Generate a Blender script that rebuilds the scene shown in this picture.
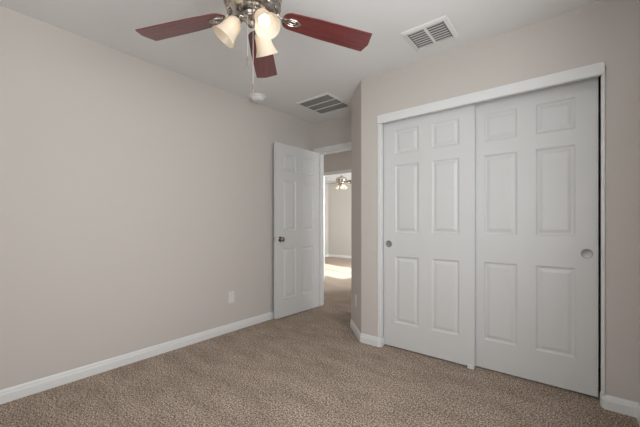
import bpy, bmesh, math, random
from mathutils import Vector, Matrix

# ------------------------------------------------------------------ clear
for o in list(bpy.data.objects):
    bpy.data.objects.remove(o, do_unlink=True)
SC = bpy.context.scene
COL = SC.collection
PI = math.pi
rad = math.radians

# ------------------------------------------------------------------ camera
cam_data = bpy.data.cameras.new('camera')
cam_data.sensor_width = 36.0
cam_data.sensor_fit = 'HORIZONTAL'
cam_data.lens = 316.53 / 640 * 36.0
cam_data.shift_y = 10.2 / 640
cam_data.clip_start = 0.02
cam = bpy.data.objects.new('camera', cam_data)
cam.location = (0, 0, 1.1028)
cam.rotation_euler = (rad(90), 0, rad(38.84))
COL.objects.link(cam)
SC.camera = cam

# ------------------------------------------------------------------ exposure
SC.view_settings.view_transform = 'Standard'
SC.view_settings.look = 'None'
SC.view_settings.gamma = 1.0
SC.view_settings.use_curve_mapping = False
SC.view_settings.exposure = 0.0

# ------------------------------------------------------------------ world sky
W = bpy.data.worlds.new('sky'); SC.world = W
W.use_nodes = True
bg = W.node_tree.nodes['Background']
bg.inputs['Color'].default_value = (0.80, 0.90, 1.0, 1)
bg.inputs['Strength'].default_value = 1.0

# ------------------------------------------------------------------ sun and daylight at the windows
def sun(direction, energy, color):
    l = bpy.data.lights.new('sun', 'SUN'); l.energy = energy; l.color = color; l.angle = rad(0.53)
    o = bpy.data.objects.new('sun', l)
    o.rotation_euler = Vector(direction).to_track_quat('-Z', 'Y').to_euler()
    o.location = (-12, 8, 8); COL.objects.link(o)
sun((0.95, -0.27, -0.64), 15.0, (0.95, 1.0, 0.96))

def window_light(name, loc, direction, sx, sy, power, color=(0.97, 0.99, 1.0)):
    l = bpy.data.lights.new(name, 'AREA'); l.shape = 'RECTANGLE'
    l.size = sx; l.size_y = sy; l.energy = power; l.color = color
    o = bpy.data.objects.new(name, l)
    o.location = loc
    o.rotation_euler = Vector(direction).to_track_quat('-Z', 'Z').to_euler()
    COL.objects.link(o)
window_light('window_daylight_side', (0.46, 0.80, 1.50), (-1, 0, 0), 1.3, 1.35, 48)
window_light('window_daylight_rear', (-0.70, -0.68, 1.45), (0, 1, 0), 1.2, 1.35, 13)
window_light('added_fill_far_room', (-2.02, 6.60, 1.50), (-1, 0, 0), 1.8, 1.40, 215, (0.91, 0.98, 1.0))  # unseen fill added to brighten the far room's end wall
window_light('added_fill_hall', (0.46, 4.40, 1.45), (-1, 0, 0), 0.7, 1.10, 46)  # unseen fill added to brighten the hall and the open door

# ------------------------------------------------------------------ materials
def mat(name, col, rough=0.5, metal=0.0, spec=0.5, bump=None, vary=None, emit=None, coat=0.0):
    m = bpy.data.materials.new(name); m.use_nodes = True
    nt = m.node_tree; b = nt.nodes['Principled BSDF']
    b.inputs['Base Color'].default_value = (*col, 1)
    b.inputs['Roughness'].default_value = rough
    b.inputs['Metallic'].default_value = metal
    b.inputs['Specular IOR Level'].default_value = spec
    b.inputs['Coat Weight'].default_value = coat
    if emit:
        b.inputs['Emission Color'].default_value = (*emit[0], 1)
        b.inputs['Emission Strength'].default_value = emit[1]
    tc = nt.nodes.new('ShaderNodeTexCoord')
    if vary:                                             # (scale, dark factor, light factor)
        n = nt.nodes.new('ShaderNodeTexNoise'); n.inputs['Scale'].default_value = vary[0]; n.inputs['Detail'].default_value = 4
        r = nt.nodes.new('ShaderNodeValToRGB')
        r.color_ramp.elements[0].position = 0.3; r.color_ramp.elements[1].position = 0.7
        r.color_ramp.elements[0].color = (*[c * vary[1] for c in col], 1)
        r.color_ramp.elements[1].color = (*[c * vary[2] for c in col], 1)
        nt.links.new(tc.outputs['Object'], n.inputs['Vector'])
        nt.links.new(n.outputs['Fac'], r.inputs['Fac'])
        nt.links.new(r.outputs['Color'], b.inputs['Base Color'])
    if bump:                                             # (scale, strength, distance)
        n2 = nt.nodes.new('ShaderNodeTexNoise'); n2.inputs['Scale'].default_value = bump[0]; n2.inputs['Detail'].default_value = 3
        bp = nt.nodes.new('ShaderNodeBump'); bp.inputs['Strength'].default_value = bump[1]; bp.inputs['Distance'].default_value = bump[2]
        nt.links.new(tc.outputs['Object'], n2.inputs['Vector'])
        nt.links.new(n2.outputs['Fac'], bp.inputs['Height'])
        nt.links.new(bp.outputs['Normal'], b.inputs['Normal'])
    return m

def carpet_mat():
    m = mat('carpet', (0.2, 0.15, 0.12), 0.95, spec=0.1)
    nt = m.node_tree; N = nt.nodes; L = nt.links; b = N['Principled BSDF']
    b.inputs['Sheen Weight'].default_value = 0.0
    tc = N.new('ShaderNodeTexCoord')
    def noise(scale, detail=2.0, rough=0.5, stretch=None):
        n = N.new('ShaderNodeTexNoise'); n.inputs['Scale'].default_value = scale
        n.inputs['Detail'].default_value = detail; n.inputs['Roughness'].default_value = rough
        if stretch:
            mp = N.new('ShaderNodeMapping'); mp.inputs['Scale'].default_value = stretch[0]; mp.inputs['Rotation'].default_value = (0, 0, rad(stretch[1]))
            L.new(tc.outputs['Object'], mp.inputs['Vector']); L.new(mp.outputs['Vector'], n.inputs['Vector'])
        else:
            L.new(tc.outputs['Object'], n.inputs['Vector'])
        return n
    def ramp(n, p0, c0, p1, c1, mid=None):
        r = N.new('ShaderNodeValToRGB'); e = r.color_ramp.elements
        e[0].position = p0; e[0].color = (*c0, 1); e[1].position = p1; e[1].color = (*c1, 1)
        if mid:
            x = r.color_ramp.elements.new(mid[0]); x.color = (*mid[1], 1)
        L.new(n.outputs['Fac'], r.inputs['Fac']); return r
    def mult(a, c, f=1.0):
        x = N.new('ShaderNodeMix'); x.data_type = 'RGBA'; x.blend_type = 'MULTIPLY'; x.inputs[0].default_value = f
        L.new(a.outputs['Color'] if 'Color' in a.outputs else a.outputs[2], x.inputs[6])
        L.new(c.outputs['Color'], x.inputs[7]); return x
    fine = noise(120, 5, 0.78)                            # single tufts, flecked brown and beige
    base = ramp(fine, 0.38, CARPET_DARK, 0.62, CARPET_LIGHT, (0.5, CARPET_MID))
    mid = ramp(noise(60, 4, 0.7), 0.38, (0.66, 0.645, 0.63), 0.58, (1.17, 1.17, 1.18))
    nap = ramp(noise(3.0, 4, 0.6, ((1.0, 2.6, 1.0), 52)), 0.36, (0.85, 0.84, 0.83), 0.60, (1.05, 1.05, 1.05))   # pile brushed two ways
    x = mult(base, mid)
    x2 = N.new('ShaderNodeMix'); x2.data_type = 'RGBA'; x2.blend_type = 'MULTIPLY'; x2.inputs[0].default_value = 1.0
    L.new(x.outputs[2], x2.inputs[6]); L.new(nap.outputs['Color'], x2.inputs[7])
    L.new(x2.outputs[2], b.inputs['Base Color'])
    bp = N.new('ShaderNodeBump'); bp.inputs['Strength'].default_value = 0.9; bp.inputs['Distance'].default_value = 0.008
    L.new(fine.outputs['Fac'], bp.inputs['Height']); L.new(bp.outputs['Normal'], b.inputs['Normal'])
    return m

def wood_mat():
    m = mat('cherry_wood', (0.12, 0.02, 0.02), 0.32, spec=0.5, coat=0.6)
    nt = m.node_tree; N = nt.nodes; L = nt.links; b = N['Principled BSDF']
    tc = N.new('ShaderNodeTexCoord'); mp = N.new('ShaderNodeMapping'); mp.inputs['Scale'].default_value = (2.2, 34, 8)
    n = N.new('ShaderNodeTexNoise'); n.inputs['Scale'].default_value = 2.4; n.inputs['Detail'].default_value = 5; n.inputs['Distortion'].default_value = 0.6
    r = N.new('ShaderNodeValToRGB'); e = r.color_ramp.elements
    e[0].position = 0.3; e[0].color = (0.098, 0.018, 0.018, 1); e[1].position = 0.72; e[1].color = (0.205, 0.040, 0.038, 1)
    L.new(tc.outputs['Object'], mp.inputs['Vector']); L.new(mp.outputs['Vector'], n.inputs['Vector'])
    L.new(n.outputs['Fac'], r.inputs['Fac']); L.new(r.outputs['Color'], b.inputs['Base Color'])
    return m

def glass_mat():
    m = bpy.data.materials.new('window_glass'); m.use_nodes = True
    nt = m.node_tree; nt.nodes.clear()
    out = nt.nodes.new('ShaderNodeOutputMaterial'); mx = nt.nodes.new('ShaderNodeMixShader')
    tr = nt.nodes.new('ShaderNodeBsdfTransparent'); gl = nt.nodes.new('ShaderNodeBsdfGlossy'); gl.inputs['Roughness'].default_value = 0.02
    mx.inputs[0].default_value = 0.06
    nt.links.new(tr.outputs[0], mx.inputs[1]); nt.links.new(gl.outputs[0], mx.inputs[2]); nt.links.new(mx.outputs[0], out.inputs[0])
    return m

def shade_mat():
    """frosted cream glass: part of the bulb's light passes through, part scatters back."""
    m = bpy.data.materials.new('frosted_glass'); m.use_nodes = True
    nt = m.node_tree; N = nt.nodes; L = nt.links; N.clear()
    out = N.new('ShaderNodeOutputMaterial')
    di = N.new('ShaderNodeBsdfDiffuse'); di.inputs['Color'].default_value = (0.92, 0.85, 0.73, 1)
    tl = N.new('ShaderNodeBsdfTranslucent'); tl.inputs['Color'].default_value = (0.95, 0.83, 0.66, 1)
    gl = N.new('ShaderNodeBsdfGlossy'); gl.inputs['Roughness'].default_value = 0.25
    a = N.new('ShaderNodeMixShader'); a.inputs[0].default_value = 0.45
    c = N.new('ShaderNodeMixShader'); c.inputs[0].default_value = 0.06
    L.new(di.outputs[0], a.inputs[1]); L.new(tl.outputs[0], a.inputs[2])
    L.new(a.outputs[0], c.inputs[1]); L.new(gl.outputs[0], c.inputs[2]); L.new(c.outputs[0], out.inputs[0])
    return m

CARPET_DARK, CARPET_MID, CARPET_LIGHT = (0.105, 0.074, 0.054), (0.37, 0.283, 0.222), (0.83, 0.70, 0.585)
M = {}
M['wall'] = mat('wall_paint', (0.598, 0.556, 0.517), 0.75, spec=0.25, bump=(85, 0.10, 0.004))
M['ceiling'] = mat('ceiling_paint', (0.80, 0.795, 0.785), 0.85, spec=0.2, bump=(70, 0.12, 0.004))
M['white'] = mat('white_paint', (0.67, 0.67, 0.66), 0.38, spec=0.45)
M['trim'] = mat('trim_paint', (0.77, 0.77, 0.76), 0.35, spec=0.45)
M['carpet'] = carpet_mat()
M['wood'] = wood_mat()
M['walnut'] = mat('walnut', (0.10, 0.075, 0.06), 0.45, vary=(12, 0.7, 1.2))
M['nickel'] = mat('brushed_nickel', (0.60, 0.55, 0.50), 0.24, metal=1.0, vary=(26, 0.42, 1.25))
M['steel'] = mat('satin_steel', (0.56, 0.55, 0.53), 0.32, metal=1.0)
M['pull'] = mat('dull_nickel', (0.36, 0.355, 0.35), 0.5, metal=1.0)
M['knob'] = mat('dark_nickel', (0.34, 0.31, 0.28), 0.2, metal=1.0)
M['plastic'] = mat('white_plastic', (0.80, 0.79, 0.77), 0.4)
M['plate'] = mat('ivory_plastic', (0.74, 0.71, 0.68), 0.4)
M['hole'] = mat('dark_slot', (0.02, 0.02, 0.02), 0.8)
M['duct'] = mat('duct_shade', (0.06, 0.058, 0.055), 0.9)  # near-black: shade of the duct hollow put into the colour
M['grille'] = mat('grille_enamel', (0.55, 0.54, 0.52), 0.45)
M['chain'] = mat('beaded_chain', (0.78, 0.74, 0.68), 0.35, metal=0.6)
M['fob'] = mat('brown_fob', (0.22, 0.17, 0.13), 0.5)
M['shade'] = shade_mat()
M['bulb'] = mat('lit_bulb', (0.95, 0.95, 0.95), 0.4, emit=((1.0, 0.97, 0.93), 1.4))
M['glass'] = glass_mat()

# ------------------------------------------------------------------ mesh helpers
def finish(bm, name, m, parent=None, smooth=False, recalc=True, merge=1e-5):
    if merge: bmesh.ops.remove_doubles(bm, verts=bm.verts, dist=merge)
    if recalc: bmesh.ops.recalc_face_normals(bm, faces=bm.faces)
    me = bpy.data.meshes.new(name); bm.to_mesh(me); bm.free()
    me.materials.append(m)
    if smooth:
        me.polygons.foreach_set('use_smooth', [True] * len(me.polygons))
        try: me.set_sharp_from_angle(angle=rad(smooth if smooth is not True else 40))
        except Exception: pass
    o = bpy.data.objects.new(name, me); COL.objects.link(o)
    if parent is not None: o.parent = parent
    return o

def box(bm, x0, x1, y0, y1, z0, z1):
    v = [bm.verts.new(p) for p in ((x0, y0, z0), (x1, y0, z0), (x1, y1, z0), (x0, y1, z0), (x0, y0, z1), (x1, y0, z1), (x1, y1, z1), (x0, y1, z1))]
    for f in ((3, 2, 1, 0), (4, 5, 6, 7), (0, 1, 5, 4), (1, 2, 6, 5), (2, 3, 7, 6), (3, 0, 4, 7)):
        bm.faces.new([v[i] for i in f])

def prism(bm, pts, z0, z1):
    lo = [bm.verts.new((x, y, z0)) for x, y in pts]; hi = [bm.verts.new((x, y, z1)) for x, y in pts]
    bm.faces.new(lo[::-1]); bm.faces.new(hi); n = len(pts)
    for i in range(n): bm.faces.new([lo[i], lo[(i + 1) % n], hi[(i + 1) % n], hi[i]])

def lathe(bm, prof, seg=32, mtx=None, closed_ends=True):
    """prof: (radius, z) pairs, turned about z."""
    mtx = mtx or Matrix(); rings = []
    for r, z in prof:
        if r < 1e-6: rings.append([bm.verts.new(mtx @ Vector((0, 0, z)))])
        else: rings.append([bm.verts.new(mtx @ Vector((r * math.cos(2 * PI * i / seg), r * math.sin(2 * PI * i / seg), z))) for i in range(seg)])
    for a, b in zip(rings, rings[1:]):
        for i in range(seg):
            j = (i + 1) % seg
            if len(a) == 1 and len(b) == 1: continue
            if len(a) == 1: bm.faces.new([a[0], b[j], b[i]])
            elif len(b) == 1: bm.faces.new([a[i], a[j], b[0]])
            else: bm.faces.new([a[i], a[j], b[j], b[i]])

def tube(bm, pts, r, seg=10, cap=True):
    pts = [Vector(p) for p in pts]; rr = r if isinstance(r, (list, tuple)) else [r] * len(pts); rings = []
    up = None
    for i, p in enumerate(pts):
        t = (pts[min(i + 1, len(pts) - 1)] - pts[max(i - 1, 0)]).normalized()
        if up is None: up = t.orthogonal().normalized()
        up = (up - t * up.dot(t)).normalized(); s = t.cross(up)
        rings.append([bm.verts.new(p + (up * math.cos(2 * PI * k / seg) + s * math.sin(2 * PI * k / seg)) * rr[i]) for k in range(seg)])
    for a, b in zip(rings, rings[1:]):
        for k in range(seg): bm.faces.new([a[k], a[(k + 1) % seg], b[(k + 1) % seg], b[k]])
    if cap: bm.faces.new(rings[0][::-1]); bm.faces.new(rings[-1])

def torus(bm, c, R, r, mtx=None, seg=32, sub=10, sx=1.0, sy=1.0):
    mtx = mtx or Matrix(); rings = []
    for i in range(seg):
        a = 2 * PI * i / seg; row = []
        for k in range(sub):
            b = 2 * PI * k / sub; q = R + r * math.cos(b)
            row.append(bm.verts.new(mtx @ Vector((c[0] + q * math.cos(a) * sx, c[1] + q * math.sin(a) * sy, c[2] + r * math.sin(b)))))
        rings.append(row)
    for i in range(seg):
        for k in range(sub):
            bm.faces.new([rings[i][k], rings[(i + 1) % seg][k], rings[(i + 1) % seg][(k + 1) % sub], rings[i][(k + 1) % sub]])

def bez(p0, p1, p2, p3, n=10):
    p0, p1, p2, p3 = map(Vector, (p0, p1, p2, p3)); out = []
    for i in range(n + 1):
        t = i / n; out.append(p0 * (1 - t) ** 3 + p1 * 3 * t * (1 - t) ** 2 + p2 * 3 * t * t * (1 - t) + p3 * t ** 3)
    return out

def rounded(path, which, r=0.02, n=5):
    """path in plan with the corners numbered in `which` turned into arcs (bullnose corners)."""
    out = []
    for i, p in enumerate(path):
        if i not in which: out.append(tuple(p)); continue
        p = Vector(p); a = (Vector(path[i - 1]) - p).normalized(); b = (Vector(path[i + 1]) - p).normalized()
        half = a.angle(b) / 2; d = r / math.tan(half)
        c = p + (a + b).normalized() * (r / math.sin(half)); s = p + a * d - c; e = p + b * d - c
        ang = s.angle_signed(e)
        for k in range(n + 1):
            t = -ang * k / n
            out.append((c.x + s.x * math.cos(t) - s.y * math.sin(t), c.y + s.x * math.sin(t) + s.y * math.cos(t)))
    return out

def sweep(bm, path, prof):
    """prof (offset to the left of the path, z) carried along a plan path with mitred corners."""
    P = [Vector(p) for p in path]; rings = []
    for i, p in enumerate(P):
        ns = []
        if i > 0: d = (p - P[i - 1]).normalized(); ns.append(Vector((-d.y, d.x)))
        if i < len(P) - 1: d = (P[i + 1] - p).normalized(); ns.append(Vector((-d.y, d.x)))
        n = sum(ns, Vector((0, 0))); n.normalize(); k = 1.0 / max(0.3, n.dot(ns[0]))
        rings.append([bm.verts.new((p.x + n.x * o * k, p.y + n.y * o * k, z)) for o, z in prof])
    m = len(prof)
    for a, b in zip(rings, rings[1:]):
        for k in range(m): bm.faces.new([a[k], a[(k + 1) % m], b[(k + 1) % m], b[k]])
    bm.faces.new(rings[0]); bm.faces.new(rings[-1][::-1])

def empty(name, loc, rz=0.0):
    o = bpy.data.objects.new(name, None); o.location = loc; o.rotation_euler = (0, 0, rz); o.empty_display_size = 0.1
    COL.objects.link(o); return o
def tag(o, label=None, cat=None, group=None, kind=None):
    if label: o['label'] = label
    if cat: o['category'] = cat
    if group: o['group'] = group
    if kind: o['kind'] = kind
    return o
def structure(o, label=None, cat=None): return tag(o, label, cat, None, 'structure')
def bevel(o, w, seg=2):
    b = o.modifiers.new('bevel', 'BEVEL'); b.width = w; b.segments = seg; b.limit_method = 'ANGLE'; b.angle_limit = rad(35); return o

# ------------------------------------------------------------------ plan of the rooms (metres; camera stands at 0, 0)
XL, XR, YR0, YC, YB, H = -2.7426, 0.286, -0.50, 2.5417, 3.262, 2.44
T = 0.12
HALL1, OPP = 3.39, 4.85                  # hall side of the bedroom wall, wall across the hall
FX0, FX1, FY = -6.43, -2.2, 8.43         # far room

def slab(name, x0, x1, y0, y1, z0, z1, m):
    bm = bmesh.new(); box(bm, x0, x1, y0, y1, z0, z1); return structure(finish(bm, name, m))
floor = slab('floor', -6.7, 0.9, -0.9, 8.9, -0.10, 0.0, M['carpet'])
tag(floor, 'mottled tan and brown cut pile carpet running from bedroom through the hall', 'carpet')
ceiling = slab('ceiling', -6.7, 0.9, -0.9, 8.9, H, H + 0.12, M['ceiling'])
tag(ceiling, 'off white ceiling with a light orange peel texture', 'ceiling')

def wall(name, axis, c0, c1, a0, a1, openings=(), label=None):
    """wall c0..c1 thick on `axis`, running a0..a1, with openings (b0, b1, z0, z1)."""
    bm = bmesh.new()
    def put(p, q, z0, z1):
        if q - p < 1e-4 or z1 - z0 < 1e-4: return
        if axis == 'X': box(bm, c0, c1, p, q, z0, z1)
        else: box(bm, p, q, c0, c1, z0, z1)
    x = a0
    for b0, b1, z0, z1 in sorted(openings):
        put(x, b0, 0, H); put(b0, b1, 0, z0); put(b0, b1, z1, H); x = b1
    put(x, a1, 0, H)
    o = structure(finish(bm, name, M['wall'], merge=None), label, 'wall' if label else None)
    return o
SIDE_WIN = (0.10, 1.50, 0.80, 2.15)
REAR_WIN = (-1.35, -0.05, 0.75, 2.15)
DOOR_X0, DOOR_X1, DOOR_H = -2.665, -1.895, 2.045
wall('wall_left', 'X', XL - T, XL, YR0 - T, HALL1, (), 'long plain beige wall meeting the carpet, with one outlet')
wall('wall_right', 'X', XR, XR + T, YR0 - T, YC, (SIDE_WIN,))
wall('wall_rear', 'Y', YR0 - T, YR0, XL, XR, (REAR_WIN,))
wall('wall_entry', 'Y', YB, HALL1, XL, -1.44, ((DOOR_X0 - 0.02, DOOR_X1 + 0.02, 0.0, DOOR_H + 0.02),), 'short beige wall above and around the open doorway')

# closet front wall: piers either side of the sliding doors and the strip above them
CX0, CX1, CTOP = -1.357, 0.134, 2.045    # closet opening
DX, DY = -1.555, YC                      # corner where the diagonal wall begins
EX, EY = -1.868, YC + 0.313              # corner where it ends
bm = bmesh.new()
pier = rounded([(CX0, YC + 0.14), (CX0, YC), (DX, DY), (DX, YC + 0.14)], {1, 2}, 0.018)
pier = rounded([(CX0, YC + 0.14), (CX0, YC), (DX, DY), (EX, EY)], {1, 2}, 0.018)[:-1] + [(DX + 0.02, YC + 0.14)]
prism(bm, pier, 0, CTOP)
right = rounded([(XR + T, YC + 0.14), (XR + T, YC), (CX1, YC), (CX1, YC + 0.14)], {2}, 0.018)
prism(bm, right, 0, CTOP)
over = rounded([(XR + T, YC + 0.14), (XR + T, YC), (DX, DY), (EX, EY)], {2}, 0.018)[:-1] + [(DX + 0.02, YC + 0.14)]
prism(bm, over, CTOP, H)
structure(finish(bm, 'wall_closet', M['wall'], smooth=30, merge=None), 'beige wall around and above the sliding closet doors', 'wall')
bm = bmesh.new()
diag = rounded([(CX0, YC), (DX, DY), (EX, EY), (EX, YB)], {1, 2}, 0.018)[4:]
diag = [p for p in diag] + [(-1.44, YB), (-1.44, YC + 0.14), (DX + 0.02, YC + 0.14)]
prism(bm, diag, 0, H)
structure(finish(bm, 'wall_diagonal', M['wall'], smooth=30, merge=None), 'narrow beige wall set diagonally between closet and bedroom doorway', 'wall')
bm = bmesh.new()                          # inside of the closet
box(bm, -1.44, -1.36, YC + 0.14, 3.22, 0, H); box(bm, 0.41, 0.5, YC, 3.22, 0, H); box(bm, -1.44, 0.5, 3.22, 3.30, 0, H)
structure(finish(bm, 'wall_closet_inside', M['wall'], merge=None))
# hall and far room
wall('wall_hall_end', 'X', -4.4, -4.3, HALL1 - T, OPP)
wall('wall_hall_return', 'Y', HALL1 - T, HALL1, -4.4, XL - T)
ADDED_HALL_WIN = (3.97, 4.80, 0.85, 2.05)  # made-up window for the added hall fill
wall('wall_hall_side', 'X', 0.3, 0.4, 3.30, OPP, (ADDED_HALL_WIN,))
wall('wall_hall_closet', 'Y', 3.30, HALL1, -1.44, 0.4)
OX0, OX1, OTOP = -3.905, -2.62, 2.055
wall('wall_hall_opposite', 'Y', OPP, OPP + T, FX0 - T, 0.4, ((OX0, OX1, 0.0, OTOP),), 'shadowed beige wall across the hall above a wide opening')
FAR_WIN_A = (5.95, 7.25, 0.72, 2.02)
wall('wall_far_side', 'X', FX0 - T, FX0, OPP + T, FY, (FAR_WIN_A,))
ADDED_FAR_WIN = (5.65, 7.55, 0.78, 2.22)  # made-up window, placed so its fill rakes the end wall
wall('wall_far_end', 'Y', FY, FY + T, FX0 - T, FX1 + T, (), 'pale end wall of the bright room beyond the hall')
wall('wall_far_return', 'X', FX1, FX1 + T, OPP + T, FY, (ADDED_FAR_WIN,))

# ------------------------------------------------------------------ windows (behind the camera, in the far room, and two added for fill)
def window(name, axis, c, b0, b1, z0, z1, bars=1):
    def put(bm, p, q, za, zb, d):
        if axis == 'X': box(bm, c - d, c + d, p, q, za, zb)
        else: box(bm, p, q, c - d, c + d, za, zb)
    bm = bmesh.new(); f = 0.04
    put(bm, b0, b1, z0, z0 + f, .03); put(bm, b0, b1, z1 - f, z1, .03)
    put(bm, b0, b0 + f, z0 + f, z1 - f, .03); put(bm, b1 - f, b1, z0 + f, z1 - f, .03)
    o = structure(finish(bm, name, M['trim'], merge=None))
    bm = bmesh.new(); m = (b0 + b1) / 2
    put(bm, m - .025, m + .025, z0 + f, z1 - f, .02)
    finish(bm, 'meeting_rail', M['trim'], o)
    bm = bmesh.new(); put(bm, b0 + f, m - .025, z0 + f, z1 - f, .003); put(bm, m + .025, b1 - f, z0 + f, z1 - f, .003)
    finish(bm, 'pane', M['glass'], o, merge=None)
window('window_1', 'X', XR + 0.07, *SIDE_WIN)
window('window_2', 'Y', YR0 - 0.07, *REAR_WIN)
window('window_3', 'X', FX0 - 0.06, *FAR_WIN_A)
window('window_added_far', 'X', FX1 + 0.06, *ADDED_FAR_WIN)  # added, only lets the far room fill in
window('window_added_hall', 'X', 0.35, *ADDED_HALL_WIN)  # added, only lets the hall fill in

# ------------------------------------------------------------------ baseboards
BASE = [(0, 0), (0.013, 0), (0.013, 0.050), (0.0115, 0.056), (0.0085, 0.060), (0.008, 0.068), (0.0055, 0.077), (0.0015, 0.083), (0, 0.083)]
def baseboard(name, path, label=None):
    bm = bmesh.new(); sweep(bm, path, BASE)
    return structure(finish(bm, name, M['trim'], merge=None), label, 'baseboard' if label else None)
baseboard('baseboard_left', [(XL, YB - 0.018), (XL, YR0)], 'white moulded baseboard along the long plain wall')
baseboard('baseboard_diagonal', rounded([(CX0, YC + 0.055), (CX0, YC), (DX, DY), (EX, EY), (EX, YB - 0.02)], {1, 2, 3}, 0.018, 4), 'white baseboard turning from the closet jamb along the diagonal wall')
baseboard('baseboard_right', rounded([(XR, YR0), (XR, YC), (CX1, YC), (CX1, YC + 0.09)], {2}, 0.018, 4), 'short white baseboard at the corner beside the closet')
baseboard('baseboard_rear', [(XL, YR0), (XR, YR0)])
baseboard('baseboard_far', [(FX1, OPP + T), (FX1, FY), (FX0, FY), (FX0, OPP + T)], 'white baseboard around the bright far room')
baseboard('baseboard_hall', [(OX1 + 0.07, OPP), (0.3, OPP)][::-1])

# ------------------------------------------------------------------ trims
def casing(name, axis_y, x0, x1, ztop, w, proud, depth, label=None, stop=True):
    """wooden lining and casing of a doorway in a wall that starts at axis_y."""
    bm = bmesh.new(); y0 = axis_y - proud
    box(bm, x0 - w, x0 + 0.001, y0, axis_y, 0, ztop + w); box(bm, x1 - 0.001, x1 + w, y0, axis_y, 0, ztop + w)
    box(bm, x0 + 0.001, x1 - 0.001, y0, axis_y, ztop - 0.001, ztop + w)
    box(bm, x0 - 0.02, x0, axis_y, axis_y + depth, 0, ztop + 0.02); box(bm, x1, x1 + 0.02, axis_y, axis_y + depth, 0, ztop + 0.02)
    box(bm, x0, x1, axis_y, axis_y + depth, ztop, ztop + 0.02)
    if stop:
        box(bm, x0, x0 + 0.011, axis_y + 0.040, axis_y + 0.075, 0, ztop); box(bm, x1 - 0.011, x1, axis_y + 0.040, axis_y + 0.075, 0, ztop)
        box(bm, x0 + 0.011, x1 - 0.011, axis_y + 0.040, axis_y + 0.075, ztop - 0.011, ztop)
    return structure(finish(bm, name, M['trim'], merge=None), label, 'door frame' if label else None)
casing('trim_1', YB, DOOR_X0, DOOR_X1, DOOR_H, 0.057, 0.016, HALL1 - YB, 'white painted casing and jamb of the bedroom doorway')
casing('trim_2', OPP, OX0 + 0.02, OX1 - 0.02, OTOP - 0.02, 0.062, 0.016, T, 'pale casing of the wide opening across the hall', stop=False)
bm = bmesh.new()                          # closet header board that hides the track
box(bm, -1.379, 0.139, YC - 0.014, YC, 1.997, 2.070); box(bm, -1.357, 0.126, YC, YC + 0.016, 1.997, 2.050)
o = structure(bevel(finish(bm, 'trim_3', M['trim'], merge=None), 0.002), 'white header board across the top of the closet opening', 'trim')
for n, (x0, x1) in enumerate(((-1.379, -1.3475), (0.1235, 0.140))):
    bm = bmesh.new(); box(bm, x0, x1, YC - 0.007, YC + 0.045, 0.084, 1.997)
    bevel(structure(finish(bm, 'trim_%d' % (4 + n), M['trim']), ('narrow white strip up the closet jamb next to the diagonal wall', 'narrow white strip up the closet jamb by the room corner')[n], 'trim'), 0.003)
bm = bmesh.new()                          # track inside, behind the header
box(bm, CX0 + 0.002, CX1 - 0.002, YC + 0.05, YC + 0.137, 2.038, 2.0445)
structure(finish(bm, 'trim_6', M['steel']))

# ------------------------------------------------------------------ panel doors
def panel_door(w, h, t, cols, rows, both=True):
    """six-panel slab; front face at y = 0 looking to -y, back at y = t."""
    bm = bmesh.new()
    xs = sorted({0, w, *[c for p in cols for c in p]}); zs = sorted({0, h, *[c for p in rows for c in p]})
    prof = ((0, 0), (0.004, 0.006), (0.012, 0.0105), (0.019, 0.0105), (0.040, 0.003))
    def q(a, b, c, d): bm.faces.new([bm.verts.new(p) for p in (a, b, c, d)])
    for side in ((0, 1), (1, -1)) if both else ((0, 1),):
        y = t if side[0] else 0.0; s = side[1]
        for x0, x1 in zip(xs, xs[1:]):
            for z0, z1 in zip(zs, zs[1:]):
                if (x0, x1) in cols and (z0, z1) in rows:
                    loops = [[(x0 + i, y + s * d, z0 + i), (x1 - i, y + s * d, z0 + i), (x1 - i, y + s * d, z1 - i), (x0 + i, y + s * d, z1 - i)] for i, d in prof]
                    for A, B in zip(loops, loops[1:]):
                        for k in range(4): q(A[k], A[(k + 1) % 4], B[(k + 1) % 4], B[k])
                    q(*loops[-1])
                else: q((x0, y, z0), (x1, y, z0), (x1, y, z1), (x0, y, z1))
    if not both: q((0, t, 0), (w, t, 0), (w, t, h), (0, t, h))
    for x0, x1 in zip(xs, xs[1:]):
        q((x0, 0, 0), (x1, 0, 0), (x1, t, 0), (x0, t, 0)); q((x0, 0, h), (x1, 0, h), (x1, t, h), (x0, t, h))
    for z0, z1 in zip(zs, zs[1:]):
        q((0, 0, z0), (0, t, z0), (0, t, z1), (0, 0, z1)); q((w, 0, z0), (w, t, z0), (w, t, z1), (w, 0, z1))
    return bm
DW, DH, DT = 0.762, 2.022, 0.035
COLS = [(0.112, 0.325), (0.437, 0.650)]
ROWS = [(0.215, 0.802), (1.010, 1.606), (1.710, 1.914)]
Z0 = 0.012

def door_leaf(name, loc, rz, label, both=True):
    o = finish(panel_door(DW, DH, DT, COLS, ROWS, both), name, M['white'])
    o.location = loc; o.rotation_euler = (0, 0, rz)
    return structure(o, label, 'door')

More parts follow.
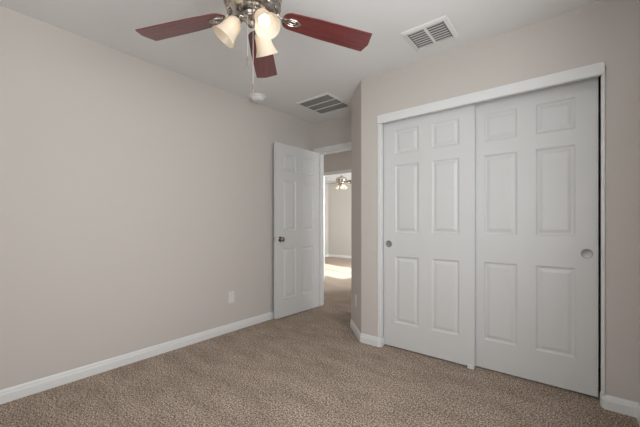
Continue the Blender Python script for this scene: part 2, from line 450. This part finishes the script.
# open bedroom door: hinged at the jamb, folded back along the long wall
HX, HY = -2.632, YB - 0.006               # hinge end of the face we see
FX, FYD = -2.655, HY - DW                 # knob end
ang = math.atan2(HY - FYD, HX - FX)
d1 = door_leaf('door_1', (FX, FYD, Z0), ang, 'open white six-panel bedroom door folded back against the long beige wall')
def knob(parent, x, z, y, s, name='door_knob'):
    """knob on the face at y, pointing along s * y."""
    bm = bmesh.new(); mt = Matrix.Translation((x, y, z)) @ Matrix.Rotation(rad(90) * (1 if s < 0 else -1), 4, 'X')
    lathe(bm, [(0, 0), (0.033, 0), (0.033, 0.004), (0.028, 0.009), (0.014, 0.012), (0.011, 0.022), (0.013, 0.030), (0.022, 0.035), (0.0275, 0.043), (0.0275, 0.051), (0.022, 0.058), (0.012, 0.061), (0, 0.061)], 24, mt)
    return finish(bm, name, M['knob'], parent, 40)
knob(d1, 0.066, 0.912, 0.0, -1); knob(d1, 0.066, 0.912, DT, 1)
bm = bmesh.new(); box(bm, -0.0016, 0.0005, 0.006, 0.029, 0.884, 0.940); finish(bm, 'latch_plate', M['steel'], d1)
bm = bmesh.new(); box(bm, -0.009, 0.0, 0.011, 0.024, 0.903, 0.921); finish(bm, 'latch_bolt', M['steel'], d1)
for hz in (0.20, 1.01, 1.83):
    bm = bmesh.new(); lathe(bm, [(0, 0), (0.006, 0), (0.006, 0.089), (0, 0.089)], 12, Matrix.Translation((DW + 0.004, DT + 0.004, hz)))
    box(bm, DW - 0.0005, DW + 0.0015, 0.006, DT + 0.002, hz, hz + 0.089)
    finish(bm, 'hinge', M['steel'], d1, 30, merge=None)

# sliding closet doors, the first hanging in front of the second
YD1 = YC + 0.061; YD2 = YD1 + DT + 0.006
d2 = door_leaf('door_2', (-1.3535, YD1, Z0), 0, 'white six-panel sliding closet door nearest the diagonal wall, lapping in front', False)
d3 = door_leaf('door_3', (-0.6475, YD2, Z0), 0, 'white six-panel sliding closet door by the room corner, lapped behind its neighbour', False)
def finger_pull(parent, x, z):
    bm = bmesh.new(); mt = Matrix.Translation((x, 0.0, z)) @ Matrix.Rotation(rad(90), 4, 'X')
    lathe(bm, [(0, 0.0006), (0.019, 0.0006), (0.024, 0.0022), (0.0275, 0.0040), (0.0305, 0.0036), (0.0315, 0.0)], 28, mt)
    finish(bm, 'finger_pull', M['pull'], parent, 40)
finger_pull(d2, 0.052, 0.910); finger_pull(d3, 0.7075, 0.900)

bm = bmesh.new()                          # floor guide at the lap of the two doors
box(bm, -0.640, -0.596, YD1 - 0.016, YD1 + 0.030, 0.0, 0.006); box(bm, -0.640, -0.596, YD1 - 0.010, YD1 - 0.004, 0.006, 0.026)
g = bevel(finish(bm, 'door_guide', M['plastic'], merge=None), 0.0015)
tag(g, 'small white plastic floor guide where the two closet doors overlap', 'door guide')

# ------------------------------------------------------------------ outlets
def outlet(loc, rz, label):
    o = empty('wall_outlet', loc, rz); tag(o, label, 'outlet', 'wall outlets')
    bm = bmesh.new(); box(bm, -0.036, 0.036, -0.006, 0.0, -0.059, 0.059); bevel(finish(bm, 'cover_plate', M['plate'], o), 0.003)
    for s in (-1, 1):
        bm = bmesh.new(); n = 20
        pts = [(0.0165 * math.cos(2 * PI * k / n), max(-0.0125, min(0.0125, 0.0165 * math.sin(2 * PI * k / n)))) for k in range(n)]
        a = [bm.verts.new((x, -0.0085, z + s * 0.0195)) for x, z in pts]; b = [bm.verts.new((x, -0.0055, z + s * 0.0195)) for x, z in pts]
        bm.faces.new(a)
        for k in range(n): bm.faces.new([a[k], a[(k + 1) % n], b[(k + 1) % n], b[k]])
        r = finish(bm, 'receptacle', M['plastic'], o)
        bm = bmesh.new()
        for dx, hh in ((-0.0063, 0.0045), (0.0063, 0.0036)): box(bm, dx - 0.0011, dx + 0.0011, -0.0089, -0.0084, s * 0.0195 + 0.003 - hh, s * 0.0195 + 0.003 + hh)
        box(bm, -0.002, 0.002, -0.0089, -0.0084, s * 0.0195 - 0.0095, s * 0.0195 - 0.0055)
        finish(bm, 'slots', M['hole'], r, merge=None)
    bm = bmesh.new(); lathe(bm, [(0, 0.0075), (0.003, 0.007), (0.0035, 0.006)], 12, Matrix.Rotation(rad(90), 4, 'X')); finish(bm, 'screw', M['steel'], o)
outlet((XL, 1.956, 0.351), rad(90), 'white duplex outlet low on the long beige wall')
outlet((-1.700, 2.5417 + 0.145, 0.335), rad(-45), 'white duplex outlet low on the narrow diagonal wall')

# ------------------------------------------------------------------ ceiling vents
def vent(name, x0, x1, y0, y1, border, splits, along, n, tilt, cover, label, cat, slat_mat, thick=0.010):
    """grille flush on the ceiling; bars at `splits` divide it, slats run along x in each field."""
    o = empty(name, ((x0 + x1) / 2, (y0 + y1) / 2, H)); tag(o, label, cat)
    cx, cy = (x0 + x1) / 2, (y0 + y1) / 2; hx, hy = (x1 - x0) / 2, (y1 - y0) / 2
    bm = bmesh.new()
    outer = [(-hx, -hy), (hx, -hy), (hx, hy), (-hx, hy)]; ix, iy = hx - border, hy - border; inner = [(-ix, -iy), (ix, -iy), (ix, iy), (-ix, iy)]
    rings = [[(x, y, 0) for x, y in outer], [(x * (1 - .004 / hx), y * (1 - .004 / hy), -thick * .5) for x, y in outer], [(x * (1 + .006 / ix), y * (1 + .006 / iy), -thick) for x, y in inner], [(x, y, -thick) for x, y in inner], [(x, y, 0) for x, y in inner]]
    V = [[bm.verts.new(p) for p in r] for r in rings]
    for A, B in zip(V, V[1:]):
        for k in range(4): bm.faces.new([A[k], A[(k + 1) % 4], B[(k + 1) % 4], B[k]])
    finish(bm, 'vent_frame', M['plastic'], o)
    bm = bmesh.new(); box(bm, -ix, ix, -iy, iy, -0.0012, -0.0002); finish(bm, 'duct_shade_sheet', M['duct'], o)  # flat dark sheet standing in for the shaded hollow behind the slats
    ax = ix if along == 'Y' else iy
    cuts = [-ax] + [(-1 + 2 * s) * ax for s in splits] + [ax]
    for c in cuts[1:-1]:
        bm = bmesh.new()
        if along == 'X': box(bm, -ix, ix, c - 0.005, c + 0.005, -thick - .001, -0.001)
        else: box(bm, c - 0.008, c + 0.008, -iy, iy, -thick - .001, -0.001)
        finish(bm, 'divider', M['plastic'], o)
    for a, b in zip(cuts, cuts[1:]):
        fx0, fx1, fy0, fy1 = (-ix, ix, a + .008, b - .008) if along == 'X' else (a + .008, b - .008, -iy, iy)
        for k in range(n):
            y = fy0 + (fy1 - fy0) * (k + .5) / n; dw = (fy1 - fy0) / n * cover / 2
            bm = bmesh.new()
            dz = dw * math.tan(rad(tilt)); zc = -0.0055; lim = 0.004; dz = max(-lim, min(lim, dz))
            p = [(fx0, y - dw, zc - dz), (fx1, y - dw, zc - dz), (fx1, y + dw, zc + dz), (fx0, y + dw, zc + dz)]
            A = [bm.verts.new(v) for v in p]; B = [bm.verts.new((v[0], v[1], v[2] + .0009)) for v in p]
            bm.faces.new(A); bm.faces.new(B[::-1])
            for q in range(4): bm.faces.new([A[q], A[(q + 1) % 4], B[(q + 1) % 4], B[q]])
            finish(bm, 'slat', slat_mat, o)
    return o
M['slat_dark'] = mat('grey_enamel', (0.24, 0.235, 0.23), 0.5)
vent('return_vent', -2.415, -1.955, 2.560, 3.025, 0.026, (1 / 3, 2 / 3), 'X', 11, -18, 0.74, 'square grey return air grille of three panels on the ceiling near the doorway', 'ceiling vent', M['slat_dark'])
vent('supply_vent', -0.957, -0.640, 2.085, 2.385, 0.032, (0.5,), 'Y', 8, -12, 0.40, 'white supply air register with two slatted halves on the ceiling before the closet', 'ceiling vent', M['grille'])

# ------------------------------------------------------------------ smoke detector
o = empty('smoke_detector', (-2.600, 2.185, H)); tag(o, 'round white smoke detector on the ceiling beyond the fan, close to the long wall', 'smoke detector'); o['kind'] = 'thing'
bm = bmesh.new(); lathe(bm, [(0, 0), (0.086, 0), (0.088, -0.004), (0.086, -0.012), (0.080, -0.015), (0, -0.015)], 40); finish(bm, 'mounting_base', M['plastic'], o, 40)
bm = bmesh.new(); lathe(bm, [(0.070, -0.015), (0.069, -0.027), (0.062, -0.037), (0.048, -0.044), (0.046, -0.0415), (0.040, -0.0415), (0.038, -0.045), (0, -0.0465)], 40); finish(bm, 'sensor_cap', M['plastic'], o, 40)
bm = bmesh.new(); lathe(bm, [(0, -0.0460), (0.007, -0.0460), (0.007, -0.0485), (0, -0.049)], 14, Matrix.Translation((0.018, -0.010, 0))); finish(bm, 'test_button', M['grille'], o, 40)

# ------------------------------------------------------------------ ceiling fans
def ceiling_fan(name, loc, phase, lamp0, label, chains=True, seg=40, blade_mat='wood'):
    """five-bladed fan on a short rod with three bell lamps; the empty hangs at the ceiling."""
    root = empty(name, loc); tag(root, label, 'ceiling fan')
    bm = bmesh.new(); lathe(bm, [(0, 0), (0.068, 0), (0.070, -0.010), (0.062, -0.030), (0.040, -0.046), (0.016, -0.052), (0, -0.052)], seg); finish(bm, 'canopy', M['nickel'], root, 40)
    bm = bmesh.new(); lathe(bm, [(0, -0.05), (0.011, -0.05), (0.011, -0.12), (0, -0.12)], 16); finish(bm, 'downrod', M['nickel'], root, 40)
    zb = -0.266                                                      # blade plane below the ceiling
    bm = bmesh.new()
    lathe(bm, [(0, -0.108), (0.030, -0.110), (0.044, -0.124), (0.090, -0.136), (0.128, -0.152), (0.140, -0.170), (0.140, -0.186), (0.146, -0.192), (0.146, -0.200), (0.139, -0.207), (0.137, -0.226), (0.143, -0.232), (0.142, -0.241), (0.130, -0.252), (0.104, -0.266), (0.082, -0.272), (0.080, -0.282), (0, -0.282)], seg)
    mh = finish(bm, 'motor_housing', M['nickel'], root, 40)
    for k in range(10):                                              # scrolled ornaments round the rim
        a = 2 * PI * k / 10; mt = Matrix.Rotation(a, 4, 'Z') @ Matrix.Translation((0.118, 0, -0.258)) @ Matrix.Rotation(rad(62), 4, 'Y')
        bm = bmesh.new(); torus(bm, (0, 0, 0), 0.017, 0.0052, mt, 18, 8, 1.0, 1.25); torus(bm, (0, 0, 0), 0.006, 0.004, mt, 12, 6)
        finish(bm, 'ornament', M['nickel'], mh, True, merge=None)
    bm = bmesh.new(); lathe(bm, [(0, -0.276), (0.044, -0.276), (0.050, -0.282), (0.052, -0.290), (0.046, -0.300), (0.048, -0.306), (0.044, -0.313), (0.028, -0.320), (0.014, -0.325), (0.010, -0.332), (0.006, -0.338), (0, -0.339)], seg); finish(bm, 'switch_housing', M['nickel'], root, 40)
    def blade_mesh():
        bm = bmesh.new(); r0, r1 = 0.150, 0.668; pts = []
        n = 10
        for k in range(n + 1):                                       # rounded root
            a = PI / 2 + PI * k / n; pts.append((r0 + 0.048 + 0.048 * math.cos(a), 0.056 * math.sin(a)))
        pts += [(0.36, -0.067), (r1 - 0.024, -0.073), (r1 - 0.020, -0.072), (r1, 0.012), (r1 - 0.014, 0.072), (r1 - 0.018, 0.073), (0.36, 0.067)]
        lo = [bm.verts.new((x, y, -0.003)) for x, y in pts]; hi = [bm.verts.new((x, y, 0.003)) for x, y in pts]
        bm.faces.new(lo[::-1]); bm.faces.new(hi); m = len(pts)
        for i in range(m): bm.faces.new([lo[i], lo[(i + 1) % m], hi[(i + 1) % m], hi[i]])
        return bm
    def iron_mesh():
        bm = bmesh.new()
        torus(bm, (0.205, 0, -0.0055), 0.026, 0.0048, None, 30, 8, 1.55, 0.80)
        torus(bm, (0.205, 0, -0.0050), 0.014, 0.0030, None, 24, 8, 1.65, 0.72)
        tube(bm, bez((0.095, 0.0, 0.038), (0.125, 0.0, 0.040), (0.132, 0.0, -0.004), (0.168, 0.0, -0.006), 10), [0.010, 0.0095, 0.009, 0.008, 0.007, 0.0065, 0.006, 0.006, 0.006, 0.006, 0.006], 10)
        box(bm, 0.150, 0.180, -0.012, 0.012, -0.009, -0.003)
        return bm
    first_b = first_i = None
    for k in range(5):
        mtx = Matrix.Rotation(rad(phase + 72 * k), 4, 'Z') @ Matrix.Translation((0, 0, zb)) @ Matrix.Rotation(rad(2.2), 4, 'Y') @ Matrix.Rotation(rad(-9), 4, 'X')
        if k == 0:
            first_b = b = bevel(finish(blade_mesh(), 'fan_blade', M[blade_mat], root), 0.0015); first_i = ir = finish(iron_mesh(), 'blade_iron', M['nickel'], b, 50, merge=None)
        else:
            b = first_b.copy(); COL.objects.link(b); b.parent = root
            ir = first_i.copy(); COL.objects.link(ir); ir.parent = b
        b.matrix_local = mtx
    tilt = rad(36)
    for k in range(3):
        a = rad(lamp0 + 120 * k); d = Vector((math.cos(a), math.sin(a), 0)); z = Vector((0, 0, 1))
        axis = (d * math.sin(tilt) - z * math.cos(tilt)).normalized()
        neck = d * 0.078 + z * (-0.322)
        bm = bmesh.new()                                             # curled arm ending in the socket cup
        tube(bm, bez(d * 0.040 + z * -0.300, d * 0.085 + z * -0.290, neck - axis * 0.050, neck - axis * 0.012, 12), 0.0075, 10)
        rot = axis.to_track_quat('Z', 'Y').to_matrix().to_4x4(); mt = Matrix.Translation(neck) @ rot
        lathe(bm, [(0, -0.020), (0.012, -0.020), (0.021, -0.012), (0.0255, 0.0), (0.0255, 0.012), (0, 0.012)], 24, mt)
        arm = finish(bm, 'lamp_arm', M['nickel'], root, 40, merge=None)
        prof = [(0.0265, 0.000), (0.032, 0.009), (0.0375, 0.022), (0.041, 0.040), (0.0435, 0.058), (0.047, 0.076), (0.0535, 0.095), (0.0605, 0.109), (0.063, 0.1125)]
        inner = [(r - 0.0028, zz) for r, zz in prof[::-1]]
        bm = bmesh.new(); lathe(bm, prof + inner, 40, mt)
        finish(bm, 'lamp_shade', M['shade'], arm, 60)
        bm = bmesh.new(); lathe(bm, [(0, 0.012), (0.013, 0.012), (0.013, 0.022), (0.018, 0.030), (0.026, 0.044), (0.029, 0.056), (0.026, 0.069), (0.017, 0.079), (0, 0.083)], 24, mt)
        finish(bm, 'bulb', M['bulb'], arm, 60)
    if chains:
        for (x, y, z0, z1) in chains:
            bm = bmesh.new(); tube(bm, [(x, y, z0), (x, y, z1 + 0.045)], 0.0013, 6)
            c = finish(bm, 'pull_chain', M['chain'], root)
            bm = bmesh.new(); lathe(bm, [(0, z1 + 0.048), (0.003, z1 + 0.046), (0.0052, z1 + 0.034), (0.0052, z1 + 0.006), (0.003, z1), (0, z1)], 12, Matrix.Translation((x, y, 0)))
            finish(bm, 'chain_fob', M['fob'], c, 40)
    return root

RT = Vector((math.cos(rad(38.84)), math.sin(rad(38.84)), 0)); FW = Vector((-math.sin(rad(38.84)), math.cos(rad(38.84)), 0))
ca = RT * -0.018 - FW * 0.036; cb = RT * 0.010 - FW * 0.040
ceiling_fan('ceiling_fan', (-1.264, 1.030, H), 60.1, 229.0, 'brushed nickel ceiling fan with cherry blades hanging in the bedroom',
            chains=((ca.x, ca.y, -0.310, -0.560), (cb.x, cb.y, -0.315, -0.696)))
ceiling_fan('ceiling_fan', (-4.711, 6.734, H), 50.0, 200.0, 'small distant ceiling fan with lit lamps seen through the doorway in the far room', chains=None, seg=24, blade_mat='walnut')
